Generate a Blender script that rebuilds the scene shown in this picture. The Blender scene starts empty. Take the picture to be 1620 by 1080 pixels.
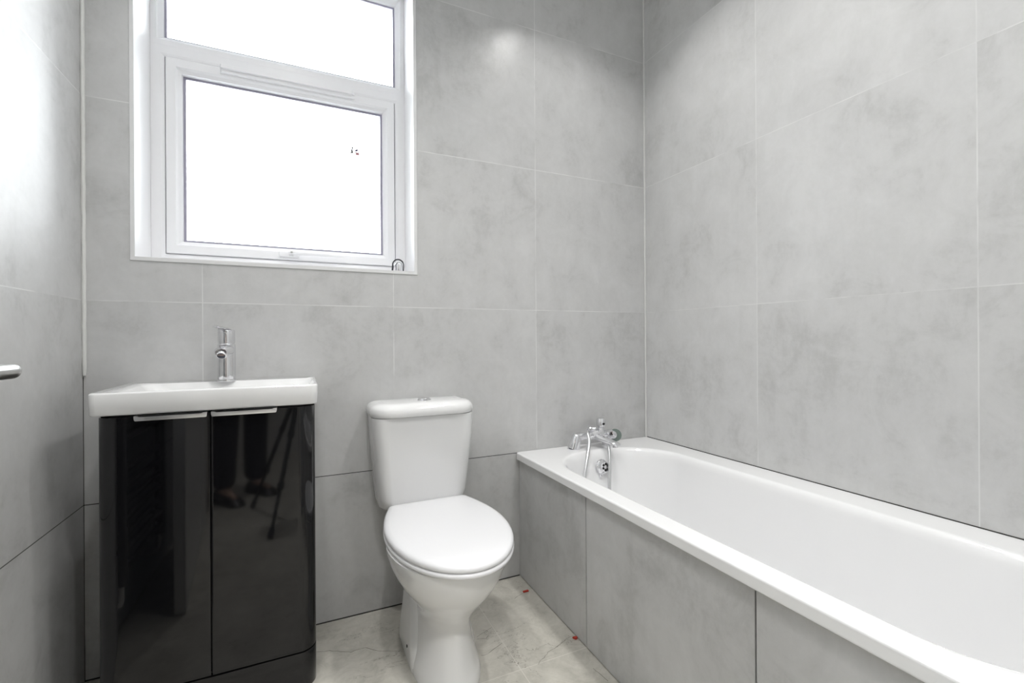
import bpy, bmesh, math, random
from mathutils import Vector, Matrix

random.seed(7)
C = bpy.context.scene.collection
SC = bpy.context.scene
PI = math.pi

# ------------------------------------------------------------------ room measures (metres)
T = 0.6199                    # tile pitch
YB = 1.80                     # window wall
XR, XL = 1.5561, -0.6026      # bath wall, left wall
YR = 0.08                     # rear wall (door wall), room side
ZC = 2.72                     # ceiling
ZROW = 1.1527                 # a tile course line
VB = 0.942                    # a vertical joint on the window wall
XP = 0.8539                   # face of the bath panel
CAM = (0.0, 0.0, 1.0298)

# ------------------------------------------------------------------ materials
def newmat(name):
    m = bpy.data.materials.new(name); m.use_nodes = True
    nt = m.node_tree; b = nt.nodes['Principled BSDF']
    return m, nt, b

def simple(name, col, rough=0.5, metal=0.0, spec=0.5, coat=0.0, bump=0.0, bscale=60, var=0.0):
    m, nt, b = newmat(name)
    b.inputs['Base Color'].default_value = (*col, 1)
    b.inputs['Roughness'].default_value = rough
    b.inputs['Metallic'].default_value = metal
    b.inputs['Specular IOR Level'].default_value = spec
    b.inputs['Coat Weight'].default_value = coat
    b.inputs['Coat Roughness'].default_value = 0.03
    tc = nt.nodes.new('ShaderNodeTexCoord')
    n = nt.nodes.new('ShaderNodeTexNoise'); n.inputs['Scale'].default_value = bscale
    nt.links.new(tc.outputs['Object'], n.inputs['Vector'])
    if var > 0:
        mix = nt.nodes.new('ShaderNodeMix'); mix.data_type = 'RGBA'
        mix.inputs['A'].default_value = (*[c * (1 - var) for c in col], 1)
        mix.inputs['B'].default_value = (*[min(1, c * (1 + var)) for c in col], 1)
        nt.links.new(n.outputs['Fac'], mix.inputs['Factor'])
        nt.links.new(mix.outputs['Result'], b.inputs['Base Color'])
    if bump > 0:
        bp = nt.nodes.new('ShaderNodeBump'); bp.inputs['Strength'].default_value = bump
        bp.inputs['Distance'].default_value = 0.001
        nt.links.new(n.outputs['Fac'], bp.inputs['Height'])
        nt.links.new(bp.outputs['Normal'], b.inputs['Normal'])
    return m

def mth(nt, op, a, b=None, c=None, clamp=False):
    n = nt.nodes.new('ShaderNodeMath'); n.operation = op; n.use_clamp = clamp
    for i, v in enumerate((a, b, c)):
        if v is None: continue
        if isinstance(v, (int, float)): n.inputs[i].default_value = v
        else: nt.links.new(v, n.inputs[i])
    return n.outputs[0]

def ramp(nt, fac, stops):
    r = nt.nodes.new('ShaderNodeValToRGB')
    e = r.color_ramp.elements
    while len(e) < len(stops): e.new(0.5)
    for el, (p, v) in zip(e, stops):
        el.position = p; el.color = (v, v, v, 1) if isinstance(v, (int, float)) else (*v, 1)
    nt.links.new(fac, r.inputs[0]); return r.outputs[0]

def noise(nt, vec, scale, detail=4, rough=0.55, dist=0.0):
    n = nt.nodes.new('ShaderNodeTexNoise')
    n.inputs['Scale'].default_value = scale; n.inputs['Detail'].default_value = detail
    n.inputs['Roughness'].default_value = rough; n.inputs['Distortion'].default_value = dist
    nt.links.new(vec, n.inputs['Vector']); return n.outputs['Fac']

def concrete_tile(name, axis, u0, grout=True, light=(0.56, 0.56, 0.558), dark=(0.425, 0.425, 0.42),
                  lw=0.0014, rough=0.34, spec=0.42, lw2=0.75, vlines=True):
    """Concrete look porcelain tile. axis 0: wall runs along x, axis 1: along y."""
    m, nt, b = newmat(name)
    g = nt.nodes.new('ShaderNodeNewGeometry')
    sp = nt.nodes.new('ShaderNodeSeparateXYZ'); nt.links.new(g.outputs['Position'], sp.inputs[0])
    u = sp.outputs[axis]; z = sp.outputs[2]
    uu = mth(nt, 'DIVIDE', mth(nt, 'SUBTRACT', u, u0), T)
    zz = mth(nt, 'DIVIDE', mth(nt, 'SUBTRACT', z, ZROW), T)
    cu = mth(nt, 'FLOOR', uu); cz = mth(nt, 'FLOOR', zz)
    cell = nt.nodes.new('ShaderNodeCombineXYZ')
    nt.links.new(mth(nt, 'ADD', mth(nt, 'MULTIPLY', cu, 7.31), axis * 3.7), cell.inputs[0])
    nt.links.new(mth(nt, 'MULTIPLY', cz, 5.17), cell.inputs[1])
    nt.links.new(mth(nt, 'MULTIPLY', mth(nt, 'ADD', cu, cz), 3.9), cell.inputs[2])
    add = nt.nodes.new('ShaderNodeVectorMath'); add.operation = 'ADD'
    nt.links.new(g.outputs['Position'], add.inputs[0]); nt.links.new(cell.outputs[0], add.inputs[1])
    v = add.outputs[0]
    big = noise(nt, v, 2.3, 4, 0.55, 0.3)
    mid = noise(nt, v, 7.5, 8, 0.68, 0.7)
    fine = noise(nt, v, 55, 5, 0.7)
    st = nt.nodes.new('ShaderNodeMapping'); st.inputs['Scale'].default_value = (9, 9, 2.2)
    nt.links.new(v, st.inputs[0])
    streak = noise(nt, st.outputs[0], 1.6, 5, 0.65)
    blot = ramp(nt, noise(nt, v, 9, 7, 0.7, 0.4), [(0.42, 0.0), (0.66, 1.0)])
    s = mth(nt, 'ADD', mth(nt, 'MULTIPLY', big, 0.42), mth(nt, 'MULTIPLY', mid, 0.40))
    s = mth(nt, 'ADD', s, mth(nt, 'MULTIPLY', streak, 0.20))
    s = mth(nt, 'ADD', s, mth(nt, 'MULTIPLY', mth(nt, 'ADD', fine, 0.0), 0.15))
    s = mth(nt, 'SUBTRACT', s, mth(nt, 'MULTIPLY', blot, 0.05))
    f = ramp(nt, s, [(0.44, 0.0), (0.54, 0.58), (0.69, 1.0)])
    mix = nt.nodes.new('ShaderNodeMix'); mix.data_type = 'RGBA'
    mix.inputs['A'].default_value = (*dark, 1); mix.inputs['B'].default_value = (*light, 1)
    nt.links.new(f, mix.inputs['Factor'])
    col = mix.outputs['Result']
    if grout:
        def line(t):
            fr = mth(nt, 'FRACT', mth(nt, 'ADD', t, 0.5))
            d = mth(nt, 'MULTIPLY', mth(nt, 'ABSOLUTE', mth(nt, 'SUBTRACT', fr, 0.5)), T)
            return mth(nt, 'LESS_THAN', d, lw)
        # grout only where it was filled: courses below the basin are left open and dark
        hl = line(zz); vl = line(uu)
        low = mth(nt, 'LESS_THAN', z, ZROW - T + 0.01)
        vl = mth(nt, 'MULTIPLY', vl, mth(nt, 'SUBTRACT', 1.0, low)); anyl = mth(nt, 'MAXIMUM', hl, vl) if vlines else hl
        lg = nt.nodes.new('ShaderNodeMix'); lg.data_type = 'RGBA'
        lg.inputs['A'].default_value = (0.70, 0.70, 0.69, 1)
        lg.inputs['B'].default_value = (0.035, 0.033, 0.03, 1)
        nt.links.new(low, lg.inputs['Factor'])
        # the white grout is thin and broken in places
        wear = ramp(nt, noise(nt, g.outputs['Position'], 5.5, 3, 0.6), [(0.38, 0.05), (0.55, 0.75)])
        k = mth(nt, 'MULTIPLY', anyl, mth(nt, 'MAXIMUM', wear, low))
        m2 = nt.nodes.new('ShaderNodeMix'); m2.data_type = 'RGBA'
        nt.links.new(k, m2.inputs['Factor']); nt.links.new(col, m2.inputs['A']); nt.links.new(lg.outputs['Result'], m2.inputs['B'])
        col = m2.outputs['Result']
    nt.links.new(col, b.inputs['Base Color'])
    r = mth(nt, 'ADD', mth(nt, 'MULTIPLY', big, 0.10), rough - 0.05)
    nt.links.new(r, b.inputs['Roughness'])
    b.inputs['Specular IOR Level'].default_value = spec
    return m

def floor_mat():
    m, nt, b = newmat('stone_floor_tile')
    g = nt.nodes.new('ShaderNodeNewGeometry'); pos = g.outputs['Position']
    sp = nt.nodes.new('ShaderNodeSeparateXYZ'); nt.links.new(pos, sp.inputs[0])
    big = noise(nt, pos, 3.2, 5, 0.6, 0.8)
    mid = noise(nt, pos, 11, 8, 0.68, 1.4)
    fine = noise(nt, pos, 70, 5, 0.7)
    s = mth(nt, 'ADD', mth(nt, 'ADD', mth(nt, 'MULTIPLY', big, 0.45), mth(nt, 'MULTIPLY', mid, 0.45)), mth(nt, 'MULTIPLY', fine, 0.16))
    r = nt.nodes.new('ShaderNodeValToRGB'); e = r.color_ramp.elements
    e[0].position = 0.36; e[0].color = (0.30, 0.285, 0.25, 1)
    e[1].position = 0.66; e[1].color = (0.56, 0.54, 0.49, 1)
    x = e.new(0.5); x.color = (0.44, 0.425, 0.38, 1)
    nt.links.new(s, r.inputs[0]); col = r.outputs[0]
    # veins
    mp = nt.nodes.new('ShaderNodeMapping'); mp.inputs['Rotation'].default_value = (0, 0, 0.6); mp.inputs['Scale'].default_value = (1.1, 2.4, 1)
    mp.inputs['Location'].default_value = (0.35, 0.1, 0)
    nt.links.new(pos, mp.inputs[0])
    vn = noise(nt, mp.outputs[0], 2.3, 7, 0.62, 0.5)
    vein = mth(nt, 'LESS_THAN', mth(nt, 'ABSOLUTE', mth(nt, 'SUBTRACT', vn, 0.5)), 0.0018)
    brk = ramp(nt, noise(nt, pos, 3.5, 2, 0.5), [(0.48, 0.0), (0.56, 0.8)])
    def line(c, c0, w):
        t = mth(nt, 'DIVIDE', mth(nt, 'SUBTRACT', c, c0), 0.60)
        fr = mth(nt, 'FRACT', mth(nt, 'ADD', t, 0.5))
        return mth(nt, 'LESS_THAN', mth(nt, 'MULTIPLY', mth(nt, 'ABSOLUTE', mth(nt, 'SUBTRACT', fr, 0.5)), 0.60), w)
    m1 = nt.nodes.new('ShaderNodeMix'); m1.data_type = 'RGBA'
    nt.links.new(mth(nt, 'MULTIPLY', vein, brk), m1.inputs['Factor'])
    nt.links.new(col, m1.inputs['A']); m1.inputs['B'].default_value = (0.12, 0.105, 0.085, 1)
    gl = mth(nt, 'MULTIPLY', mth(nt, 'MAXIMUM', line(sp.outputs[0], 0.613, 0.0013), line(sp.outputs[1], 1.287, 0.0013)), 0.65)
    m2 = nt.nodes.new('ShaderNodeMix'); m2.data_type = 'RGBA'
    nt.links.new(gl, m2.inputs['Factor']); nt.links.new(m1.outputs['Result'], m2.inputs['A']); m2.inputs['B'].default_value = (0.62, 0.6, 0.55, 1)
    nt.links.new(m2.outputs['Result'], b.inputs['Base Color'])
    b.inputs['Roughness'].default_value = 0.42
    return m

M = {}
M['tile_back'] = concrete_tile('tile_window_wall', 0, VB, rough=0.315, spec=0.5)
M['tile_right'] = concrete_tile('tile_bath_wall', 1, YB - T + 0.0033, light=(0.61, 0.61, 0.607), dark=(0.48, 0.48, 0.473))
M['tile_left'] = concrete_tile('tile_left_wall', 1, YB - T + 0.0033, rough=0.58, spec=0.9)
M['tile_panel'] = concrete_tile('tile_bath_panel', 1, 0.6575, grout=False)
M['floor'] = floor_mat()
M['ceiling'] = simple('ceiling_paint', (0.82, 0.82, 0.81), 0.7, bump=0.1, bscale=200)
M['hall_paint'] = simple('hallway_paint', (0.62, 0.61, 0.59), 0.6, bump=0.1, bscale=150)
M['silicone'] = simple('silicone_seal', (0.66, 0.66, 0.645), 0.4, bump=0.2, bscale=90, var=0.05)
M['pvc'] = simple('white_pvc', (0.80, 0.80, 0.815), 0.28, spec=0.5, var=0.01)
M['reveal'] = simple('reveal_white', (0.84, 0.84, 0.85), 0.35, var=0.01)
M['edge_trim'] = simple('edge_trim', (0.68, 0.68, 0.68), 0.3, metal=0.0, var=0.02)
M['gasket'] = simple('rubber_gasket', (0.30, 0.29, 0.36), 0.5)
M['gap'] = simple('shadow_gap', (0.035, 0.033, 0.03), 0.8)
M['ceramic'] = simple('white_ceramic', (0.77, 0.77, 0.77), 0.10, spec=0.5, coat=0.4, var=0.01, bscale=4)
M['seat'] = simple('white_seat_plastic', (0.76, 0.76, 0.775), 0.18, spec=0.5, var=0.005, bscale=5)
M['acrylic'] = simple('white_bath_acrylic', (0.81, 0.81, 0.815), 0.12, spec=0.5, coat=0.3, var=0.005, bscale=3)
M['chrome'] = simple('chrome', (0.82, 0.82, 0.84), 0.06, metal=1.0, var=0.01)
M['hose'] = simple('metal_hose', (0.72, 0.72, 0.73), 0.25, metal=1.0)
M['satin'] = simple('satin_aluminium', (0.83, 0.83, 0.84), 0.32, metal=1.0, var=0.03, bscale=30)
M['steel'] = simple('brushed_steel', (0.55, 0.545, 0.53), 0.30, metal=1.0, var=0.05, bscale=80)
M['aerator'] = simple('dark_aerator', (0.03, 0.035, 0.05), 0.5)
M['holes'] = simple('black_holes', (0.004, 0.004, 0.004), 0.6)
M['disc'] = simple('green_grey_disc', (0.15, 0.19, 0.17), 0.22, var=0.06)
M['rubber'] = simple('black_rubber', (0.02, 0.021, 0.027), 0.45)
M['red'] = simple('red_plastic', (0.42, 0.035, 0.02), 0.4)
M['door_paint'] = simple('door_white_paint', (0.7, 0.7, 0.69), 0.4, var=0.01)
M['rad'] = simple('anthracite_radiator', (0.16, 0.16, 0.165), 0.3, metal=0.5)
M['dark_carcass'] = simple('black_carcass', (0.012, 0.012, 0.014), 0.35)
M['cloth_dark'] = simple('dark_trouser_cloth', (0.012, 0.012, 0.014), 0.85, bump=0.3, bscale=250)
M['cloth_top'] = simple('charcoal_jumper', (0.03, 0.03, 0.035), 0.9, bump=0.4, bscale=200)
M['skin'] = simple('skin', (0.50, 0.33, 0.26), 0.5, var=0.05)
M['hair'] = simple('dark_hair', (0.02, 0.015, 0.012), 0.6, bump=0.6, bscale=300)
M['black_plastic'] = simple('black_plastic', (0.012, 0.012, 0.013), 0.4)

def black_gloss():
    m, nt, b = newmat('black_gloss_lacquer')
    g = nt.nodes.new('ShaderNodeNewGeometry')
    b.inputs['Base Color'].default_value = (0.005, 0.005, 0.006, 1)
    b.inputs['Specular IOR Level'].default_value = 0.5
    # faint wiping dust: fine scratches in the lacquer
    n = noise(nt, g.outputs['Position'], 60, 8, 0.75, 0.5)
    d = ramp(nt, n, [(0.62, 0.0), (0.78, 1.0)])
    n2 = ramp(nt, noise(nt, g.outputs['Position'], 5, 4, 0.6), [(0.45, 0.0), (0.7, 1.0)])
    k = mth(nt, 'MULTIPLY', mth(nt, 'MULTIPLY', d, n2), 0.5)
    mix = nt.nodes.new('ShaderNodeMix'); mix.data_type = 'RGBA'
    mix.inputs['A'].default_value = (0.005, 0.005, 0.006, 1); mix.inputs['B'].default_value = (0.10, 0.10, 0.10, 1)
    nt.links.new(k, mix.inputs['Factor']); nt.links.new(mix.outputs['Result'], b.inputs['Base Color'])
    b.inputs['Roughness'].default_value = 0.045
    return m
M['black_gloss'] = black_gloss()

def glass():
    m = bpy.data.materials.new('window_glass'); m.use_nodes = True; nt = m.node_tree
    nt.nodes.clear()
    o = nt.nodes.new('ShaderNodeOutputMaterial'); mx = nt.nodes.new('ShaderNodeMixShader')
    t = nt.nodes.new('ShaderNodeBsdfTransparent'); gl = nt.nodes.new('ShaderNodeBsdfGlossy')
    gl.inputs['Roughness'].default_value = 0.02
    t.inputs['Color'].default_value = (0.97, 0.98, 0.98, 1)
    fr = nt.nodes.new('ShaderNodeFresnel'); fr.inputs['IOR'].default_value = 1.45
    nt.links.new(fr.outputs[0], mx.inputs[0]); nt.links.new(t.outputs[0], mx.inputs[1]); nt.links.new(gl.outputs[0], mx.inputs[2])
    nt.links.new(mx.outputs[0], o.inputs[0]); return m
M['glass'] = glass()

def emit(name, col, s):
    m = bpy.data.materials.new(name); m.use_nodes = True; nt = m.node_tree; nt.nodes.clear()
    o = nt.nodes.new('ShaderNodeOutputMaterial'); e = nt.nodes.new('ShaderNodeEmission')
    e.inputs[0].default_value = (*col, 1); e.inputs[1].default_value = s
    nt.links.new(e.outputs[0], o.inputs[0]); return m

# ------------------------------------------------------------------ mesh helpers
def link(name, bm, mat, parent=None, smooth=True, angle=40):
    me = bpy.data.meshes.new(name); 
    bmesh.ops.recalc_face_normals(bm, faces=bm.faces)
    bm.to_mesh(me); bm.free()
    o = bpy.data.objects.new(name, me); C.objects.link(o)
    mats = mat if isinstance(mat, (list, tuple)) else [mat]
    for x in mats: me.materials.append(x)
    if smooth:
        me.shade_smooth()
        me.set_sharp_from_angle(angle=math.radians(angle))
    if parent is not None:
        o.parent = parent
        o.matrix_parent_inverse = parent.matrix_world.inverted() if parent.type != 'EMPTY' else Matrix.Translation(-Vector(parent.location))
    return o

def wn(o, w=60):
    md = o.modifiers.new('weighted_normal', 'WEIGHTED_NORMAL'); md.weight = w; md.keep_sharp = True
    return o

def thing(name, loc, label, cat, group=None):
    o = bpy.data.objects.new(name, None); C.objects.link(o)
    o.location = loc; o.empty_display_size = 0.05
    o['label'] = label; o['category'] = cat
    if group: o['group'] = group
    return o

def tag(o, label, cat, group=None):
    o['label'] = label; o['category'] = cat
    if group: o['group'] = group
    return o

def struct(o):
    o['kind'] = 'structure'; return o

def box(bm, x0, x1, y0, y1, z0, z1, bev=0.0, seg=2):
    r = bmesh.ops.create_cube(bm, size=1)
    vs = r['verts']
    for v in vs:
        v.co = Vector(((x0 + x1) / 2 + v.co.x * (x1 - x0), (y0 + y1) / 2 + v.co.y * (y1 - y0), (z0 + z1) / 2 + v.co.z * (z1 - z0)))
    if bev > 0:
        es = list({e for v in vs for e in v.link_edges})
        bmesh.ops.bevel(bm, geom=es, offset=bev, segments=seg, affect='EDGES', profile=0.5)
    return bm

def loft(bm, rings, cap0=True, cap1=True, mats=None):
    R = [[bm.verts.new(p) for p in r] for r in rings]
    n = len(R[0])
    for a, b in zip(R, R[1:]):
        for i in range(n):
            j = (i + 1) % n
            bm.faces.new((a[i], a[j], b[j], b[i]))
    if cap0: bm.faces.new(R[0][::-1])
    if cap1: bm.faces.new(R[-1])
    return R

def tube(bm, pts, r, n=14, cap=True):
    pts = [Vector(p) for p in pts]
    rr = r if isinstance(r, (list, tuple)) else [r] * len(pts)
    rings = []; prev = None
    for i, p in enumerate(pts):
        if i == 0: d = pts[1] - pts[0]
        elif i == len(pts) - 1: d = pts[-1] - pts[-2]
        else: d = (pts[i + 1] - p).normalized() + (p - pts[i - 1]).normalized()
        d.normalize()
        if prev is None:
            a = Vector((0, 0, 1)) if abs(d.z) < 0.9 else Vector((1, 0, 0))
            u = d.cross(a).normalized()
        else:
            u = (prev - d * prev.dot(d)).normalized()
        prev = u; v = d.cross(u)
        rings.append([p + (u * math.cos(2 * PI * k / n) + v * math.sin(2 * PI * k / n)) * rr[i] for k in range(n)])
    loft(bm, rings, cap, cap)

def lathe(bm, profile, base, axis=(0, 0, 1), n=32):
    """profile: (distance along axis, radius) list"""
    ax = Vector(axis).normalized(); base = Vector(base)
    a = Vector((0, 0, 1)) if abs(ax.z) < 0.9 else Vector((1, 0, 0))
    u = ax.cross(a).normalized(); v = ax.cross(u)
    rings = [[base + ax * h + (u * math.cos(2 * PI * k / n) + v * math.sin(2 * PI * k / n)) * max(r, 1e-5) for k in range(n)] for h, r in profile]
    loft(bm, rings)

def rrect(x0, x1, y0, y1, r, n=8):
    """rounded rectangle outline (counter clockwise), r a number or 4 radii: (x1y0, x1y1, x0y1, x0y0)"""
    rs = r if isinstance(r, (list, tuple)) else [r] * 4
    cs = [(x1, y0, -PI / 2), (x1, y1, 0), (x0, y1, PI / 2), (x0, y0, PI)]
    sg = [(-1, 1), (-1, -1), (1, -1), (1, 1)]
    out = []
    for (cx, cy, a0), (sx, sy), q in zip(cs, sg, rs):
        q = max(q, 1e-4)
        ox, oy = cx + sx * q, cy + sy * q
        for k in range(n + 1):
            a = a0 + (PI / 2) * k / n
            out.append((ox + q * math.cos(a), oy + q * math.sin(a)))
    return out

def catmull(pts, per=8):
    P = [Vector(p) for p in pts]; P = [2 * P[0] - P[1]] + P + [2 * P[-1] - P[-2]]
    out = []
    for i in range(1, len(P) - 2):
        for k in range(per):
            t = k / per
            a, b, c, d = P[i - 1:i + 3]
            out.append(0.5 * ((2 * b) + (c - a) * t + (2 * a - 5 * b + 4 * c - d) * t * t + (-a + 3 * b - 3 * c + d) * t ** 3))
    out.append(P[-2]); return out

def frame_ring(bm, x0, x1, z0, z1, prof):
    """mitred rectangular frame: prof = list of (inset, y), closed"""
    rings = []
    for ins, y in prof:
        rings.append([(x0 + ins, y, z0 + ins), (x1 - ins, y, z0 + ins), (x1 - ins, y, z1 - ins), (x0 + ins, y, z1 - ins)])
    R = [[bm.verts.new(p) for p in r] for r in rings]
    for a, b in zip(R, R[1:] + [R[0]]):
        for i in range(4):
            j = (i + 1) % 4
            bm.faces.new((a[i], a[j], b[j], b[i]))

def grid_wall(bm, quads):
    for q in quads: bm.faces.new([bm.verts.new(p) for p in q])

# ------------------------------------------------------------------ room shell
WX0, WX1, WZ0, WZ1 = -0.4755, 0.4035, 1.294, 2.485       # window opening
YF = 1.97                                               # face of the window frame
YO = 2.06                                               # outside face of the wall

bm = bmesh.new(); box(bm, XL - 0.1, XR + 0.1, YR - 0.12, YO, -0.12, 0); struct(link('floor', bm, M['floor'], smooth=False))
bm = bmesh.new(); box(bm, XL - 0.1, XR + 0.1, YR - 0.12, YO, ZC, ZC + 0.12); struct(link('ceiling', bm, M['ceiling'], smooth=False))
bm = bmesh.new()
box(bm, XL - 0.1, WX0 - 0.004, YB, YO, 0, ZC); box(bm, WX1 + 0.004, XR + 0.1, YB, YO, 0, ZC)
box(bm, WX0 - 0.004, WX1 + 0.004, YB, YO, 0, WZ0 - 0.004); box(bm, WX0 - 0.004, WX1 + 0.004, YB, YO, WZ1 + 0.004, ZC)
struct(link('wall_back', bm, M['tile_back'], smooth=False))
bm = bmesh.new(); box(bm, XR, XR + 0.1, YR - 0.1, YB, 0, ZC); struct(link('wall_right', bm, M['tile_right'], smooth=False))
bm = bmesh.new(); box(bm, XL - 0.1, XL, YR - 0.1, YB, 0, ZC); struct(link('wall_left', bm, M['tile_left'], smooth=False))
# rear wall with the doorway the picture is taken from
DX0, DX1, DZ = -0.50, 0.37, 2.04
bm = bmesh.new()
box(bm, XL, DX0, YR - 0.12, YR, 0, ZC); box(bm, DX1, XR, YR - 0.12, YR, 0, ZC); box(bm, DX0, DX1, YR - 0.12, YR, DZ, ZC)
struct(link('wall_rear', bm, M['tile_back'], smooth=False))

# dark hairline veins in the stone tiles
bm = bmesh.new()
VEINS = [[(.020, 1.652), (.0326, 1.6475), (.0784, 1.6328), (.112, 1.612), (.1424, 1.596), (.165, 1.600), (.1867, 1.5991), (.226, 1.5602), (.262, 1.545), (.296, 1.5274)],
         [(.672, 1.283), (.686, 1.2955), (.705, 1.303), (.728, 1.3214), (.765, 1.330), (.799, 1.3435), (.820, 1.353), (.840, 1.357), (.852, 1.3525)],
         [(.760, 1.648), (.781, 1.66), (.806, 1.668), (.827, 1.684)]] + [[(0.5411, 1.49), (0.611, 1.5194)], [(0.5394, 1.4798), (0.5689, 1.4711), (0.5825, 1.4817)], [(0.5238, 1.3974), (0.5464, 1.3966), (0.6085, 1.4258)], [(0.8166, 1.1958), (0.8228, 1.1795), (0.8291, 1.1333)]]
for pl_ in VEINS:
    L_ = []; n_ = len(pl_)
    fine_ = [Vector((p[0], p[1], 0)) for p in pl_]
    out_ = []
    for a_, b_ in zip(fine_, fine_[1:]):
        for t_ in (0, .33, .66): out_.append(a_.lerp(b_, t_) + Vector((random.uniform(-.0015, .0015), random.uniform(-.0015, .0015), 0)))
    out_.append(fine_[-1])
    prev_ = None
    for i_, p_ in enumerate(out_):
        d_ = (out_[min(i_ + 1, len(out_) - 1)] - out_[max(i_ - 1, 0)]).normalized(); w_ = random.uniform(.0004, .0010)
        nn_ = Vector((-d_.y, d_.x, 0)) * w_
        q_ = (bm.verts.new(p_ + nn_ + Vector((0, 0, .0003))), bm.verts.new(p_ - nn_ + Vector((0, 0, .0003))))
        if prev_: bm.faces.new((prev_[0], prev_[1], q_[1], q_[0]))
        prev_ = q_
vn_ = link('vein', bm, simple('dark_vein', (0.13, 0.115, 0.095), .6), bpy.data.objects['floor'], smooth=False)

# hallway behind the doorway
HX0, HX1, HY = -1.0, 1.5, -1.7
bm = bmesh.new(); box(bm, HX0 - 0.1, HX1 + 0.1, HY - 0.1, YR - 0.12, -0.12, 0); struct(link('floor', bm, M['floor'], smooth=False)).name = 'floor_hallway'
bm = bmesh.new(); box(bm, HX0 - 0.1, HX1 + 0.1, HY - 0.1, YR - 0.12, ZC, ZC + 0.12); struct(link('ceiling_hallway', bm, M['ceiling'], smooth=False))
bm = bmesh.new()
box(bm, HX0 - 0.1, HX1 + 0.1, HY - 0.1, HY, 0, ZC); box(bm, HX0 - 0.1, HX0, HY, YR - 0.12, 0, ZC); box(bm, HX1, HX1 + 0.1, HY, YR - 0.12, 0, ZC)
box(bm, HX0, XL, YR - 0.13, YR - 0.12, 0, ZC)
struct(link('wall_hallway', bm, M['hall_paint'], smooth=False))

# window lining (reveal) and edge trim
bm = bmesh.new()
for q in ([(WX0, YB - 0.001), (WX0, YF + 0.002)],):
    pass
box(bm, WX0 - 0.004, WX0, YB - 0.001, YF + 0.005, WZ0, WZ1)
box(bm, WX1, WX1 + 0.004, YB - 0.001, YF + 0.005, WZ0, WZ1)
box(bm, WX0 - 0.004, WX1 + 0.004, YB - 0.001, YF + 0.005, WZ0 - 0.004, WZ0)
box(bm, WX0 - 0.004, WX1 + 0.004, YB - 0.001, YF + 0.005, WZ1, WZ1 + 0.004)
struct(link('trim_1', bm, M['reveal'], smooth=False))
bm = bmesh.new()
frame_ring(bm, WX0 - 0.012, WX1 + 0.012, WZ0 - 0.013, WZ1 + 0.012, [(0, YB - 0.0005), (0.001, YB - 0.003), (0.0125, YB - 0.003), (0.0125, YB - 0.0005)])
struct(link('trim_2', bm, M['edge_trim'], smooth=False))
# silicone beads in the corners
bm = bmesh.new()
pts = [(XR - 0.004 + 0.0006 * math.sin(i * 1.7), YB - 0.004, 0.537 + i * (ZC - 0.538) / 60) for i in range(61)]
tube(bm, pts, 0.0046, 8); struct(link('trim_3', bm, M['silicone']))
bm = bmesh.new()
pts = [(XL + 0.0045 + 0.0006 * math.sin(i * 2.1), YB - 0.0045, 0.925 + i * (ZC - 0.926) / 60) for i in range(61)]
tube(bm, pts, [0.004] + [0.0056] * 60, 8); struct(link('trim_4', bm, M['silicone']))
# dark open joint below the bead and at the foot of the walls
bm = bmesh.new()
box(bm, XL + 0.0002, XL + 0.0014, YB - 0.0014, YB - 0.0002, 0, 0.92)
struct(link('trim_5', bm, M['gap'], smooth=False))
bm = bmesh.new()
box(bm, XL, XP - 0.001, YB - 0.0015, YB - 0.0002, 0.0002, 0.0042)
struct(link('trim_6', bm, M['gap'], smooth=False))
# joint of bath wall and bath rim
bm = bmesh.new()
box(bm, XR - 0.0012, XR - 0.0002, YR + 0.02, YB - 0.01, 0.5362, 0.5392)
struct(link('trim_7', bm, M['gap'], smooth=False))

# ------------------------------------------------------------------ window
win = bpy.data.objects.new('window_1', None); C.objects.link(win); win.location = ((WX0 + WX1) / 2, YF, WZ0)
win['kind'] = 'structure'
ZT0, ZT1 = 2.031, 2.104                                  # transom
bm = bmesh.new()
B = YF + 0.07
# outer frame with a transom: two mitred rings sharing the transom
fw = 0.040
frame_ring(bm, WX0 + .0005, WX1 - .0005, WZ0 + .0005, ZT0 + 0.0365, [(0, YF + 0.0004), (0.0006, YF), (0.028, YF), (0.034, YF + 0.0015), (fw, YF + 0.004), (fw, B), (0, B)])
frame_ring(bm, WX0 + .0005, WX1 - .0005, ZT0 + 0.0365, WZ1 - .0005, [(0, YF + 0.0004), (0.0006, YF), (0.018, YF), (0.022, YF + 0.006), (0.034, YF + 0.016), (0.0365, YF + 0.03), (0.0365, B), (0, B)])
link('window_frame', bm, M['pvc'], win, smooth=False)
# opening sash
SX0, SX1, SZ0, SZ1 = WX0 + fw + 0.003, WX1 - fw - 0.003, WZ0 + fw + 0.002, ZT0 - 0.003
bm = bmesh.new()
frame_ring(bm, SX0, SX1, SZ0, SZ1, [(0, YF + 0.01), (0.001, YF - 0.001), (0.0035, YF - 0.004), (0.030, YF - 0.004), (0.036, YF + 0.004), (0.046, YF + 0.012), (0.048, YF + 0.03), (0.048, B - .01), (0, B - .01)])
link('sash', bm, M['pvc'], win, smooth=False)
bm = bmesh.new()
frame_ring(bm, SX0 - 0.0028, SX1 + 0.0028, SZ0 - 0.0015, SZ1 + 0.0028, [(0, YF + 0.012), (0.006, YF + 0.012), (0.006, YF + 0.016), (0, YF + 0.016)])
link('sash_gasket', bm, M['gasket'], win, smooth=False)
GX0, GX1, GZ0, GZ1 = SX0 + 0.047, SX1 - 0.047, SZ0 + 0.047, SZ1 - 0.047
bm = bmesh.new()
frame_ring(bm, GX0, GX1, GZ0, GZ1, [(0, YF + 0.0255), (0.0085, YF + 0.0265), (0.0085, YF + 0.034), (0, YF + 0.034)])
link('glazing_gasket', bm, M['gasket'], win, smooth=False)
bm = bmesh.new(); box(bm, GX0, GX1, YF + 0.030, YF + 0.034, GZ0, GZ1)
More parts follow.
